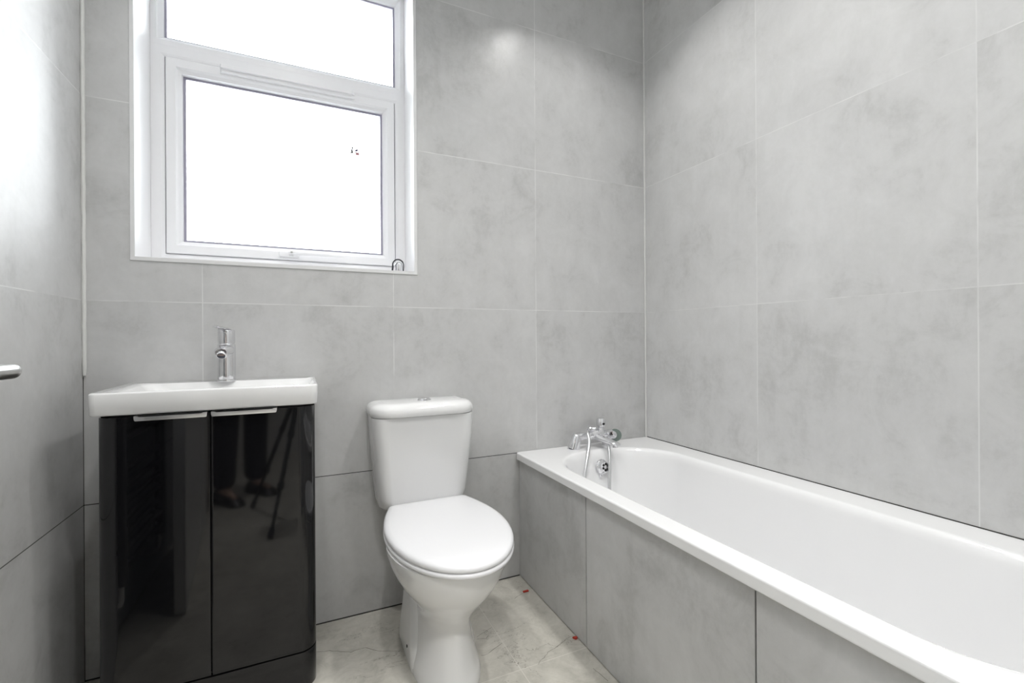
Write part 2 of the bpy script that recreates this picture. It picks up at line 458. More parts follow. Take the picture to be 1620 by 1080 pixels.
link('glass_pane', bm, M['glass'], win, smooth=False)
bm = bmesh.new(); box(bm, WX0 + 0.035, WX1 - 0.035, YF + 0.034, YF + 0.038, ZT0 + 0.0365 + 0.035, WZ1 - 0.035)
link('glass_pane', bm, M['glass'], win, smooth=False)
bm = bmesh.new()
frame_ring(bm, WX0 + 0.0355, WX1 - 0.0355, ZT0 + 0.072, WZ1 - 0.0355, [(0, YF + 0.0255), (0.0075, YF + 0.0265), (0.0075, YF + 0.034), (0, YF + 0.034)])
link('glazing_gasket', bm, M['gasket'], win, smooth=False)
# trickle vent on the top rail of the sash
VX0, VX1 = -0.266, 0.199
bm = bmesh.new()
rings = []
for x, s in ((VX0, 0.7), (VX0 + 0.004, 1.0), (VX1 - 0.012, 1.0), (VX1, 0.55)):
    y0 = YF - 0.004; d = 0.018 * s
    zt, zb = ZT0 + 0.004, ZT0 - 0.026
    rings.append([(x, y0, zt), (x, y0 - d * 0.6, zt), (x, y0 - d, zt - 0.004), (x, y0 - d, zt - 0.016), (x, y0 - d * 0.55, zt - 0.0175), (x, y0 - d * 0.55, zb + 0.003), (x, y0 - d * 0.3, zb), (x, y0, zb)])
loft(bm, rings); link('trickle_vent', bm, M['pvc'], win, smooth=False)
# espag handle on the bottom rail
hz = 1.3585
bm = bmesh.new(); box(bm, -0.078, -0.008, YF - 0.014, YF - 0.004, hz - 0.012, hz + 0.010, 0.004, 3)
base_h = link('handle', bm, M['pvc'], win)
bm = bmesh.new()
rings = []
for t in [0, .08, .2, .35, .5, .65, .8, .92, 1.0]:
    x = -0.045 + t * 0.195; w = 0.0095 * (1 - 0.35 * t) * (0.55 if t in (0, 1.0) else 1)
    yc = YF - 0.030 + 0.010 * abs(t - 0.15); zc = hz + 0.004 - 0.001 * t; d = 0.0065 * (0.55 if t in (0, 1.0) else 1)
    rings.append([(x, yc + d * math.sin(a), zc + w * math.cos(a)) for a in [2 * PI * k / 14 for k in range(14)]])
loft(bm, rings); lathe(bm, [(0, .009), (.018, .009)], (-0.036, YF - 0.013, hz + 0.002), (0, -1, 0), 18)
link('lever', bm, M['pvc'], base_h)
bm = bmesh.new(); lathe(bm, [(0, .0042), (.0015, .0042), (.002, .003)], (-0.034, YF - 0.0345, hz + 0.004), (0, -1, 0), 14)
link('lock_button', bm, M['steel'], base_h)
STK = []

# sticker fragments left on the pane
def sticker(polys, mats_, z):
    bm = bmesh.new()
    for i, poly in enumerate(polys):
        f = [bm.verts.new((x, YF + 0.0285, z_)) for x, z_ in poly]
        g = [bm.verts.new((x, YF + 0.0299, z_)) for x, z_ in poly]
        n = len(f)
        fs = [bm.faces.new(f), bm.faces.new(g[::-1])] + [bm.faces.new((f[k], f[(k + 1) % n], g[(k + 1) % n], g[k])) for k in range(n)]
        for q in fs: q.material_index = mats_[i]
    return bm
SXc, SZc = 0.2057, 1.8086
k = 0.00268            # metres per photo pixel at the pane
def px(pl): return [(SXc + (x - 559) * k, SZc - (y - 254.5) * k) for x, y in pl]
polys = [px([(554.0, 248.3), (555.8, 248.1), (555.6, 250.4), (554.4, 251.4), (553.4, 250.2)]),
         px([(552.3, 252.8), (555.2, 252.6), (554.8, 254.4), (555.4, 256.8), (555.0, 257.8), (552.2, 257.4), (553.0, 255.4)]),
         px([(558.6, 253.4), (560.5, 251.2), (564.4, 250.8), (563.6, 251.9), (561.6, 252.9), (560.0, 254.2)]),
         px([(561.0, 253.6), (564.6, 253.9), (563.4, 255.0), (561.8, 254.8)]),
         px([(559.8, 256.2), (563.8, 256.0), (564.0, 259.6), (560.0, 259.8)]),
         px([(556.6, 255.2), (559.4, 256.2), (559.2, 257.2), (556.8, 256.0)])]
def grow(pl, g):
    cx_ = sum(p[0] for p in pl) / len(pl); cz_ = sum(p[1] for p in pl) / len(pl)
    return [(cx_ + (x - cx_) * g, cz_ + (z_ - cz_) * g) for x, z_ in pl]
polys = [grow(p_, 1.35) for p_ in polys]
ms = [0, 0, 1, 1, 2, 3]
for p_ in (0,):
    bm = sticker(polys, ms, 0)
o = link('window_sticker', bm, [simple('sticker_grey', (0.08, 0.08, 0.08), .6), simple('sticker_blue_grey', (0.10, 0.09, 0.16), .6), simple('sticker_pink', (0.45, 0.25, 0.27), .6), simple('sticker_pale', (0.55, 0.55, 0.53), .6)], smooth=False)
tag(o, 'remains of a small grey and red sticker on the lower window pane', 'sticker')

# ------------------------------------------------------------------ chrome cap with rubber loop on the sill
cap = thing('basin_plug', (0.352, 1.86, WZ0), 'small chrome plug with black rubber loop standing in the right corner of the window sill', 'plug')
bm = bmesh.new()
lathe(bm, [(0, .0150), (.004, .0165), (.030, .0155), (.037, .0135), (.041, .009), (.042, .001)], (0.354, 1.86, WZ0 + .0005), (0.0, 0, 1), 28)
link('cap', bm, M['chrome'], cap)
bm = bmesh.new()
arc = [(0.3505 + 0.0215 * math.cos(a), 1.852, WZ0 + 0.030 + 0.0225 * math.sin(a)) for a in [PI * q / 16 for q in range(17)]]
arc = [(0.372, 1.856, WZ0 + 0.004)] + arc + [(0.3285, 1.850, WZ0 + 0.018), (0.3270, 1.850, WZ0 + 0.0045)]
tube(bm, arc, [0.0022] * 4 + [0.0028] * 14 + [0.0036] * 2, 10); link('loop', bm, M['rubber'], cap)

# ------------------------------------------------------------------ vanity unit
VXa, VXb, VYf, VYb = -0.4800, 0.0345, 1.4870, 1.795
van = thing('vanity_unit', ((VXa + VXb) / 2, 1.64, 0), 'glossy black two door vanity cabinet under the white basin', 'cabinet')
RC = 0.045
def outline(off, n=10):
    """front outline of the cabinet from back left round the front to back right"""
    x0, x1, yf = VXa + off, VXb - off, VYf + off; r = RC - off
    p = [(x0, VYb - 0.002)]
    p += [(x0 + r - r * math.cos(a), yf + r - r * math.sin(a)) for a in [PI / 2 * k / n for k in range(n + 1)]]
    p += [(x1 - r + r * math.sin(a), yf + r - r * math.cos(a)) for a in [PI / 2 * k / n for k in range(n + 1)]]
    p += [(x1, VYb - 0.002)]
    return p
def strip(o_, i_, z0, z1, bev=0.0015):
    bm = bmesh.new(); n = len(o_)
    rings = []
    cx = sum(p[0] for p in o_ + i_) / (2 * n); 
    pts = o_ + i_[::-1]
    def sh(p, q): return p
    rings = [[(x, y, z0) for x, y in pts], [(x, y, z1) for x, y in pts]]
    loft(bm, rings)
    bmesh.ops.recalc_face_normals(bm, faces=bm.faces)
    es = [e for e in bm.edges if len(e.link_faces) == 2 and e.calc_face_angle(0) > 1.2]
    bmesh.ops.bevel(bm, geom=es, offset=bev, segments=2, affect='EDGES', profile=0.5)
    return bm
n = 10; oo, ii = outline(0, n), outline(0.018, n)
xm = -0.2295
Z0d, Z1d = 0.1110, 0.8320
L_o = oo[1:n + 2] + [(oo[n + 1][0] + .004, VYf), (xm - 0.0056, VYf), (xm - 0.0016, VYf)]; L_i = ii[1:n + 2] + [(ii[n + 1][0] + .004, VYf + .018), (xm - 0.0056, VYf + .018), (xm - 0.0016, VYf + 0.018)]
R_o = [(xm + 0.0016, VYf), (xm + 0.0056, VYf), (oo[n + 2][0] - .004, VYf)] + oo[n + 2:-1]; R_i = [(xm + 0.0016, VYf + 0.018), (xm + 0.0056, VYf + .018), (ii[n + 2][0] - .004, VYf + .018)] + ii[n + 2:-1]
door_objs = []
for o_, i_ in ((L_o, L_i), (R_o, R_i)):
    d = wn(link('door', strip(o_, i_, Z0d, Z1d), M['black_gloss'], van), 90); door_objs.append(d)
for d, (hx0, hx1) in zip(door_objs, ((-0.3945, -0.2350), (-0.2265, -0.0665))):
    bm = bmesh.new()
    yy0, yy1 = VYf - 0.014, VYf + 0.003
    ring = rrect(hx0, hx1, yy0, yy1 + .01, [0.010, 0.001, 0.001, 0.010], 6)
    loft(bm, [[(x, y, 0.8325) for x, y in ring], [(x, y, 0.8350) for x, y in ring]])
    ring2 = rrect(hx0, hx1, yy0, yy0 + 0.0045, 0.002, 4)
    w = (hx1 - hx0) / 2; c = (hx0 + hx1) / 2
    loft(bm, [[(c + (x - c) * 0.965, y + .0006, 0.8222) for x, y in ring2], [(c + (x - c) * 0.985, y, 0.8238) for x, y in ring2], [(x, y, 0.829) for x, y in ring2], [(x, y, 0.835) for x, y in ring2]])
    link('handle', bm, M['satin'], d)['label'] = 'satin aluminium edge pull'
# sides, back, plinth
bm = bmesh.new()
box(bm, VXa + 0.001, VXa + 0.018, VYf + RC + 0.002, VYb, 0.0, 0.838, 0.001)
link('side_panel', bm, M['black_gloss'], van)
bm = bmesh.new()
box(bm, VXb - 0.018, VXb - 0.001, VYf + RC + 0.002, VYb, 0.0, 0.838, 0.001)
link('side_panel', bm, M['black_gloss'], van)
bm = bmesh.new()
box(bm, VXa + 0.0185, VXb - 0.0185, VYf + 0.048, VYb - 0.004, 0.11, 0.838)
box(bm, VXa + 0.03, VXb - 0.03, VYf + 0.0195, VYf + 0.048, 0.112, 0.836)
link('carcass', bm, M['dark_carcass'], van, smooth=False)
link('plinth', strip([(oo[0][0], VYf + RC)] + oo[1:-1] + [(oo[-1][0], VYf + RC)], [(ii[0][0], VYf + RC)] + ii[1:-1] + [(ii[-1][0], VYf + RC)], 0.0005, 0.1075), M['black_gloss'], van)

# ------------------------------------------------------------------ basin
BX0, BX1, BY0, BY1 = -0.4895, 0.0420, 1.4750, 1.7975
bas = thing('washbasin', ((BX0 + BX1) / 2, 1.64, 0.839), 'white ceramic rectangular washbasin on the black vanity cabinet', 'basin')
bm = bmesh.new()
def rr3(x0, x1, y0, y1, r, z, n=6): return [(x, y, z) for x, y in rrect(x0, x1, y0, y1, r, n)]
ZT = 0.8975
rings = [rr3(BX0 + .008, BX1 - .008, BY0 + .008, BY1, [.016, .004, .004, .016], .8385),
         rr3(BX0 + .003, BX1 - .003, BY0 + .003, BY1, [.018, .004, .004, .018], .8395),
         rr3(BX0 + .001, BX1 - .002, BY0 + .001, BY1, [.018, .004, .004, .018], .843),
         rr3(BX0, BX1, BY0, BY1, [.018, .004, .004, .018], .870),
         rr3(BX0 + .0, BX1 - .0, BY0 + .0, BY1, [.018, .004, .004, .018], ZT - .005),
         rr3(BX0 + .0015, BX1 - .0015, BY0 + .0015, BY1, [.017, .004, .004, .017], ZT - .0015),
         rr3(BX0 + .005, BX1 - .005, BY0 + .005, BY1 - .001, [.015, .004, .004, .015], ZT),
         rr3(BX0 + .055, BX1 - .011, BY0 + .014, BY1 - .075, [.012, .02, .04, .02], ZT),
         rr3(BX0 + .058, BX1 - .013, BY0 + .016, BY1 - .077, [.012, .02, .04, .02], ZT - .003),
         rr3(BX0 + .078, BX1 - .022, BY0 + .030, BY1 - .085, [.03, .03, .05, .03], ZT - .02),
         rr3(BX0 + .11, BX1 - .05, BY0 + .06, BY1 - .11, [.05, .05, .05, .05], ZT - .045),
         rr3(BX0 + .16, BX1 - .10, BY0 + .10, BY1 - .14, [.03, .03, .03, .03], ZT - .05)]
loft(bm, rings); link('bowl', bm, M['ceramic'], bas, angle=50)
bm = bmesh.new(); lathe(bm, [(0, .02), (.002, .021), (.004, .018), (.005, .001)], (-0.215, 1.61, ZT - .0502), n=24)
link('drain', bm, M['chrome'], bas)

# ------------------------------------------------------------------ basin tap
TX, TY = -0.2215, 1.728
tap = thing('basin_tap', (TX, TY, ZT), 'chrome single lever mixer tap on the white washbasin', 'tap')
bm = bmesh.new()
lathe(bm, [(0, .0255), (.002, .0268), (.005, .0262), (.007, .0262), (.117, .0258), (.119, .0235), (.1205, .0230)], (TX, TY, ZT + .0002), n=40)
link('body', bm, M['chrome'], tap)
# spout: flat wide tongue from the body towards the bowl
bm = bmesh.new()
sp = [(0.000, .0985, .0235, .019), (0.020, .0995, .0235, .018), (0.040, .0990, .0225, .0160), (0.062, .0975, .0210, .0140), (0.080, .0955, .0190, .0125), (0.087, .0945, .0150, .0100)]
rings = []
for d, h, w, t in sp:
    rings.append([(TX - 0.05 * d + w * math.copysign(abs(math.cos(a)) ** .75, math.cos(a)), TY - d, ZT + h + t * math.copysign(abs(math.sin(a)) ** .85, math.sin(a))) for a in [2 * PI * k / 24 for k in range(24)]])
loft(bm, rings); link('spout', bm, M['chrome'], tap, angle=50)
bm = bmesh.new()
ax = Vector((-.05, -.72, -.69)).normalized(); c0 = Vector((TX - 0.003, TY - 0.076, ZT + 0.0910))
lathe(bm, [(-.004, .0135), (.007, .0142), (.010, .0135), (.0105, .0115), (.0085, .0110)], c0, ax, 28)
o = link('aerator', bm, M['chrome'], tap)
bm = bmesh.new(); lathe(bm, [(.0086, .0109), (.0096, .0107), (.0098, .0001)], c0, ax, 24); link('outlet', bm, M['aerator'], o)
# head and lever
bm = bmesh.new()
n_ = 36; rings = []
for h, r, sl in ((.1215, .0235, 0), (.1225, .0245, 0), (.150, .0245, 0.0), (.1645, .0245, .22), (.1665, .0232, .22), (.167, .002, .22)):
    rings.append([(TX + r * math.cos(a), TY + r * math.sin(a), ZT + h + (-r * math.cos(a) * 0.12 + r * math.sin(a) * 0.10) * (sl / .22 if sl else 0)) for a in [2 * PI * k / n_ for k in range(n_)]])
loft(bm, rings); head = link('head', bm, M['chrome'], tap, angle=35)
bm = bmesh.new()
rings = []
for d, h, w, t in ((-.012, .1660, .010, .002), (.004, .1675, .0120, .0052), (.022, .1690, .0115, .0048), (.045, .1712, .0108, .0042), (.066, .1735, .0102, .0036), (.072, .1740, .0075, .0020)):
    px_, py_ = TX - 0.30 * d, TY - d * 0.95
    rings.append([(px_ + w * math.cos(a), py_ - 0.30 * w * math.cos(a), ZT + h + t * math.sin(a)) for a in [2 * PI * k / 16 for k in range(16)]])
loft(bm, rings); link('lever', bm, M['chrome'], head, angle=60)

# ------------------------------------------------------------------ toilet
X0 = 0.4075
wc = thing('toilet', (X0, 1.45, 0), 'white close coupled toilet with closed lid between vanity and bath', 'toilet')
def dring(yf, yb, hw, z, ym=None, pinch=0.0, taper=0.78, n=56, back=0.035, ex=2.0):
    """D shaped ring: round front, straighter rear. yf front, yb back, ym widest"""
    if ym is None: ym = yf + (yb - yf) * 0.54
    pts = []
    h = n // 2
    for k in range(n):
        a = 2 * PI * k / n            # 0 = +x, goes to the back, then -x, then front
        c, s = math.cos(a), math.sin(a)
        if s <= 0:
            x = hw * math.copysign(abs(c) ** (2 / ex), c); y = ym + (ym - yf) * -abs(s) ** (2 / ex)
        else:
            t = abs(s) ** (2 / 4.5); cc = math.copysign(abs(c) ** (2 / 4.5), c)
            y = ym + (yb - ym) * t
            x = hw * cc * (1 - (1 - taper) * t ** 1.6)
        pts.append((X0 + x, y, z))
    return pts
bm = bmesh.new()
S = [  # z, front, back, halfwidth, widest y, taper
    (0.0005, 1.252, 1.60, .1040, 1.42, .92), (.012, 1.250, 1.60, .1045, 1.42, .92), (.035, 1.257, 1.60, .1000, 1.43, .95),
    (.070, 1.268, 1.60, .0900, 1.44, 1.0), (.110, 1.279, 1.60, .0820, 1.44, 1.05), (.150, 1.286, 1.60, .0770, 1.44, 1.05),
    (.180, 1.284, 1.60, .0770, 1.43, 1.0), (.205, 1.272, 1.61, .0840, 1.42, .95), (.230, 1.252, 1.62, .0980, 1.41, .9), (.260, 1.224, 1.63, .1170, 1.40, .85),
    (.295, 1.190, 1.64, .1420, 1.40, .80), (.330, 1.166, 1.65, .1620, 1.40, .76), (.365, 1.150, 1.655, .1750, 1.40, .74),
    (.392, 1.141, 1.66, .1810, 1.40, .74), (.403, 1.140, 1.66, .1820, 1.40, .74), (.4065, 1.148, 1.655, .1750, 1.40, .74)]
loft(bm, [dring(f, b, w, z, ym, taper=tp) for z, f, b, w, ym, tp in S])
pan = link('pan', bm, M['ceramic'], wc, angle=60)
# rear shelf and side swellings of the pedestal, merged with the pan
bm = bmesh.new()
rings = []
for z, hw, yb, yf in ((.10, .07, 1.70, 1.56), (.16, .075, 1.72, 1.57), (.26, .085, 1.75, 1.58), (.34, .10, 1.78, 1.60), (.395, .115, 1.79, 1.60), (.409, .118, 1.792, 1.60), (.4135, .110, 1.785, 1.605)):
    rings.append(rr3(X0 - hw, X0 + hw, yf, yb, .03, z))
loft(bm, rings)
# foot flange with hollowed flanks
rings = []
for z, hw, yf, yb in ((.0005, .107, 1.36, 1.62), (.02, .108, 1.36, 1.62), (.06, .105, 1.38, 1.62), (.12, .097, 1.41, 1.62), (.20, .088, 1.45, 1.62), (.27, .080, 1.48, 1.62)):
    rings.append(rr3(X0 - hw, X0 + hw, yf, yb, [.075, .02, .02, .075], z, 12))
loft(bm, rings)
link('pan', bm, M['ceramic'], wc, angle=60).name = 'pedestal_rear'
bm = bmesh.new(); lathe(bm, [(0, .0045), (.0015, .0045), (.002, .001)], (X0 - .1065, 1.480, .045), (-1, 0, 0.1), 14)
link('fixing_hole', bm, M['holes'], wc)
def lidring(grow, z, n=96):
    pts = []
    yb, ym, yf, hw = 1.658, 1.420, 1.117, .1905
    raw = []
    m = 40
    for k in range(m + 1):      # front, from +x widest round to -x widest
        a = PI * k / m
        raw.append((hw * math.cos(a), ym - (ym - yf) * math.sin(a)))
    for k in range(1, 13):      # left side back
        t = k / 12; raw.append((-(hw - .043 * t ** 1.9), ym + (yb - .022 - ym) * t))
    cx = hw - .043
    for k in range(1, 7):
        a = PI / 2 * k / 6; raw.append((-(cx - .022 + .022 * math.cos(a)), yb - .022 + .022 * math.sin(a)))
    for k in range(0, 7):
        a = PI / 2 * (1 - k / 6); raw.append(((cx - .022 + .022 * math.cos(a)), yb - .022 + .022 * math.sin(a)))
    for k in range(11, 0, -1):
        t = k / 12; raw.append(((hw - .043 * t ** 1.9), ym + (yb - .022 - ym) * t))
    cyc = 1.41
    s = 1 + grow / .19; s2 = 1 + grow / .25
    return [(X0 + .009 + x * s, cyc + (y - cyc) * s2, z) for x, y in raw]
bm = bmesh.new()
loft(bm, [lidring(-.006, .4075), lidring(-.001, .4085), lidring(.001, .412), lidring(.001, .418), lidring(-.003, .4225), lidring(-.008, .4232)])
link('seat', bm, M['seat'], wc, angle=60)
bm = bmesh.new()
loft(bm, [lidring(-.008, .4245), lidring(-.001, .4252), lidring(0, .428), lidring(0, .433), lidring(-.0025, .4385), lidring(-.008, .4420), lidring(-.018, .4440), lidring(-.04, .4452), lidring(-.09, .4458)])
link('lid', bm, M['seat'], wc, angle=60)
for sx in (-.078, .078):
    bm = bmesh.new()
    tube(bm, [(X0 + sx - .016, 1.672, .425), (X0 + sx + .016, 1.672, .425)], .009, 14)
    tube(bm, [(X0 + sx, 1.672, .412), (X0 + sx, 1.672, .424)], .008, 14)
    link('hinge', bm, M['chrome'], wc)
# cistern
XC = 0.4065
bm = bmesh.new()
rings = []
for z, hw, yf, r in ((.4140, .143, 1.675, .04), (.418, .152, 1.665, .05), (.430, .160, 1.655, .05), (.460, .1655, 1.647, .05), (.52, .1705, 1.640, .05), (.60, .1775, 1.632, .05), (.68, .1835, 1.626, .05), (.752, .1865, 1.622, .05)):
    rings.append(rr3(XC - hw, XC + hw, yf, 1.795, [r, .012, .012, r], z, 8))
loft(bm, rings); link('cistern', bm, M['ceramic'], wc, angle=60)
bm = bmesh.new()
rings = []
for z, g in ((.7535, -.006), (.7545, -.001), (.758, .001), (.768, .002), (.778, .001), (.787, -.004), (.794, -.013), (.7985, -.026), (.8005, -.045)):
    hw = .1895 + g; rings.append(rr3(XC - hw, XC + hw, 1.6115 - g, 1.796 + min(0, g * .5), [.078 + g, .014, .014, .078 + g], z, 14))
loft(bm, rings); clid = link('cistern_lid', bm, M['ceramic'], wc, angle=60)
bm = bmesh.new(); lathe(bm, [(0, .0265), (.003, .0265), (.0055, .0235), (.0075, .0215), (.0100, .014), (.0108, .001)], (XC + .008, 1.700, .7992), n=36)
link('flush_button', bm, M['chrome'], clid)

# ------------------------------------------------------------------ bath
bath = thing('bathtub', ((XP + XR) / 2, 0.95, 0), 'white rectangular built-in bathtub along the right wall', 'bathtub')
ZR = 0.5365
bx0, bx1, by0, by1 = 0.8385, XR - 0.0015, YR + 0.02, YB - 0.0015
def tubring(x0, x1, y0, y1, r0, r1, z, n=14): return [(x, y, z) for x, y in rrect(x0, x1, y0, y1, [r0, r1, r1, r0], n)]
bm = bmesh.new()
rings = [tubring(bx0 + .012, bx1, by0, by1, .01, .01, ZR - .030), tubring(bx0 + .002, bx1, by0, by1, .01, .01, ZR - .031), tubring(bx0, bx1, by0, by1, .01, .01, ZR - .0285), tubring(bx0, bx1, by0, by1, .01, .01, ZR - .025),
         tubring(bx0, bx1, by0, by1, .012, .012, ZR - .006), tubring(bx0 + .0006, bx1, by0, by1, .012, .012, ZR - .0030), tubring(bx0 + .002, bx1, by0, by1, .012, .012, ZR - .0008), tubring(bx0 + .0045, bx1, by0, by1 - .001, .012, .012, ZR), tubring(bx0 + .009, bx1 - .002, by0 + .002, by1 - .003, .012, .012, ZR + .0002)]
ix0, ix1, iy0, iy1 = 0.9000, 1.447, 0.19, 1.690
inner = [(-.006, -.008, .245, .0002), (0, 0, .24, 0), (.004, .006, .24, -.0008), (.010, .012, .235, -.004), (.016, .018, .23, -.012), (.022, .026, .22, -.03), (.030, .040, .21, -.08), (.045, .062, .19, -.18), (.062, .085, .17, -.28), (.080, .11, .15, -.35), (.105, .14, .12, -.385), (.15, .19, .10, -.398), (.20, .25, .06, -.402)]
for dx, dy, r, dz in inner:
    rings.append(tubring(ix0 + dx, ix1 - dx, iy0 + dy * 2.2, iy1 - dy, max(.03, r - .03), r, ZR + dz))
loft(bm, rings, cap0=False); wn(link('tub', bm, M['acrylic'], bath, angle=80), 60)
# overflow rosette on the sloping end
oc = Vector((1.180, 1.6495, 0.4690)); on = Vector((0, -1, .22)).normalized()
bm = bmesh.new(); lathe(bm, [(0, .0315), (.003, .0325), (.007, .0305), (.010, .025), (.012, .019), (.0125, .001)], oc, on, 36)
box(bm, oc.x - .018, oc.x - .008, oc.y - .014, oc.y - .004, oc.z - .040, oc.z - .026, .002)
ov = link('overflow', bm, M['chrome'], bath)
bm = bmesh.new()
pc = oc + Vector((.008, -.0132, .0015))
lathe(bm, [(-.004, .0215), (.0035, .0212), (.0050, .0195), (.0052, .001)], pc, on, 32); ros = link('rosette', bm, M['chrome'], ov)
bm = bmesh.new(); tu = Vector((1, 0, 0)); tv = on.cross(tu)
for q in range(6):
    a = PI / 3 * q + .3
    lathe(bm, [(.0051, .0056), (.0058, .0056), (.0059, .0001)], pc + (tu * math.cos(a) + tv * math.sin(a)) * .0125, on, 14)
link('hole', bm, M['holes'], ov)['kind'] = 'thing'

# panel: three tiles with open joints
pan_t = thing('tiled_bath_surround', (XP + .006, 0.95, 0), 'grey concrete-look tile panel along the side of the bathtub', 'bath panel')
bm = bmesh.new(); box(bm, XP + 0.010, XP + 0.02, YR + 0.02, YB - .001, 0.0005, 0.5035)
link('backing', bm, M['gap'], pan_t, smooth=False)
for y0, y1 in ((YR + .02, .6575), (.6575, 1.2845), (1.2845, YB - .0015)):
    bm = bmesh.new(); box(bm, XP, XP + 0.0095, y0 + .0019, y1 - .0019, 0.0030, 0.5025, .0006, 1)
    link('tile', bm, M['tile_panel'], pan_t, smooth=False)

# the bath was set with a slight fall towards the taps
for o_ in [c_ for c_ in list(bath.children) + list(pan_t.children) if c_.name.split('.')[0] in ('tub', 'tile', 'backing')] + [bpy.data.objects['trim_7']]:
    for v_ in o_.data.vertices:
        if v_.co.z > .12: v_.co.z += .0048 * (YB - v_.co.y) * min(1, (v_.co.z - .12) / .3)

# ------------------------------------------------------------------ bath shower mixer
mix_ = thing('bath_mixer_tap', (1.19, 1.735, ZR), 'chrome bath shower mixer tap on the far end of the bath rim', 'tap')
MY, MZ = 1.735, 0.590
bm = bmesh.new()
lathe(bm, [(0, .015), (.008, .0185), (.02, .0195), (.045, .0165), (.06, .0155), (.075, .0195), (.10, .0245), (.125, .0245), (.15, .0205), (.165, .0165), (.18, .0185), (.192, .0185), (.197, .014)], (1.102, MY, MZ), (1, 0, 0), 32)
body = link('body', bm, M['chrome'], mix_)
# pillars: a broad leaning one at the left, one under the right end
for (xb_, xt_, rb, rt) in ((1.092, 1.112, .0275, .0185), (1.275, 1.272, .0260, .018)):
    bm = bmesh.new()
    a = Vector((xb_, MY + .002, ZR + .0003)); b = Vector((xt_, MY, MZ + .012)); dr = b - a; L = dr.length
    # flat foot ring keeps the pillar square on the rim
    lathe(bm, [(0, rb + .001), (.003, rb + .001), (.004, rb)], a, (0, 0, 1), 32)
    lathe(bm, [(0.001, rb), (L * .3, rb * .95), (L * .8, (rb + rt) / 2 * .95), (L * .96, rt), (L, rt * .82), (L + .002, .002)], a, dr, 32)
    link('pillar', bm, M['chrome'], mix_)
# diverter tower with knob
bm = bmesh.new()
lathe(bm, [(0, .019), (.012, .0195), (.018, .0155), (.024, .0155), (.028, .0215), (.054, .0220), (.058, .0190), (.062, .0185), (.0645, .015), (.065, .001)], (1.238, MY, MZ + .010), (0, 0, 1), 28)
tw = link('diverter', bm, M['chrome'], mix_)
bm = bmesh.new(); lathe(bm, [(0, .0052), (.0025, .0052), (.003, .001)], (1.237, MY - .0220, MZ + .050), (-.12, -1, 0.05), 16); link('marker', bm, M['holes'], tw)
# outlet elbow for the hose
bm = bmesh.new()
tube(bm, catmull([(1.205, MY, MZ + .024), (1.180, MY - .004, MZ + .028), (1.160, MY - .012, MZ + .024)], 5), .0095, 16)
for q in range(4):
    lathe(bm, [(0, .0105), (.002, .0118), (.004, .0105)], (1.198 - .008 * q, MY - .001 * q, MZ + .025 + .0008 * q), (-1, -.2, 0.1), 20)
link('elbow', bm, M['chrome'], mix_)
bm = bmesh.new()
hp = catmull([(1.160, MY - .012, MZ + .024), (1.142, MY - .035, MZ + .020), (1.130, MY - .065, MZ - .012), (1.096, 1.635, .52), (1.068, 1.612, .46), (1.045, 1.590, .38), (1.045, 1.57, .27), (1.080, 1.54, .195), (1.135, 1.54, .20), (1.170, 1.575, .29), (1.184, 1.600, .39), (1.204, 1.625, .48), (1.220, 1.650, .54), (1.226, 1.668, .566)], 9)
tube(bm, hp, .0076, 12); link('shower_hose', bm, M['hose'], mix_)
# right hand control: disc with a chrome knob
dn = Vector((-.55, -.83, .10)).normalized(); dc = Vector((1.306, MY - .016, MZ - .008))
bm = bmesh.new(); lathe(bm, [(-.008, .024), (-.006, .0275), (.001, .0285), (.0025, .0275), (.003, .001)], dc, dn, 36)
ctl = link('control_disc', bm, M['disc'], mix_); ctl['label'] = 'green grey control disc'
bm = bmesh.new(); lathe(bm, [(.0, .0125), (.012, .0130), (.016, .0170), (.034, .0180), (.038, .0150), (.039, .001)], dc + Vector((-.013, 0.004, .006)), dn, 28); link('knob', bm, M['chrome'], ctl)
# spout reaching over the tub
bm = bmesh.new()
rings = []
for p_, w, t in (((1.205, MY - .008, MZ - .006), .020, .017), ((1.212, MY - .045, MZ - .009), .020, .013), ((1.222, MY - .085, MZ - .014), .019, .0105), ((1.232, MY - .118, MZ - .021), .018, .0095), ((1.2345, MY - .127, MZ - .025), .014, .007)):
    rings.append([(p_[0] + w * math.cos(a), p_[1] - .1 * w * math.cos(a), p_[2] + t * math.sin(a)) for a in [2 * PI * k / 20 for k in range(20)]])
loft(bm, rings); lathe(bm, [(0, .011), (.014, .0118), (.0145, .001)], (1.231, MY - .112, MZ - .022), (0, -.15, -1), 22)
link('spout', bm, M['chrome'], mix_, angle=60)

# ------------------------------------------------------------------ red tile spacer scraps on the floor
sp1 = tag(link('tile_spacer', (lambda b: (box(b, .808, .832, 1.668, 1.676, .0006, .006, .001), b)[1])(bmesh.new()), M['red'], smooth=False),
          'red plastic tile spacer scrap at the foot of the bath panel, near the back wall', 'tile spacer', 'red tile spacer scraps on the floor')
bm = bmesh.new(); loft(bm, [[(.837, 1.345, z), (.851, 1.344, z), (.852, 1.336, z), (.843, 1.333, z)] for z in (.0006, .006)])
tag(link('tile_spacer', bm, M['red'], smooth=False), 'red plastic tile spacer scrap by the first joint of the bath panel', 'tile spacer', 'red tile spacer scraps on the floor')

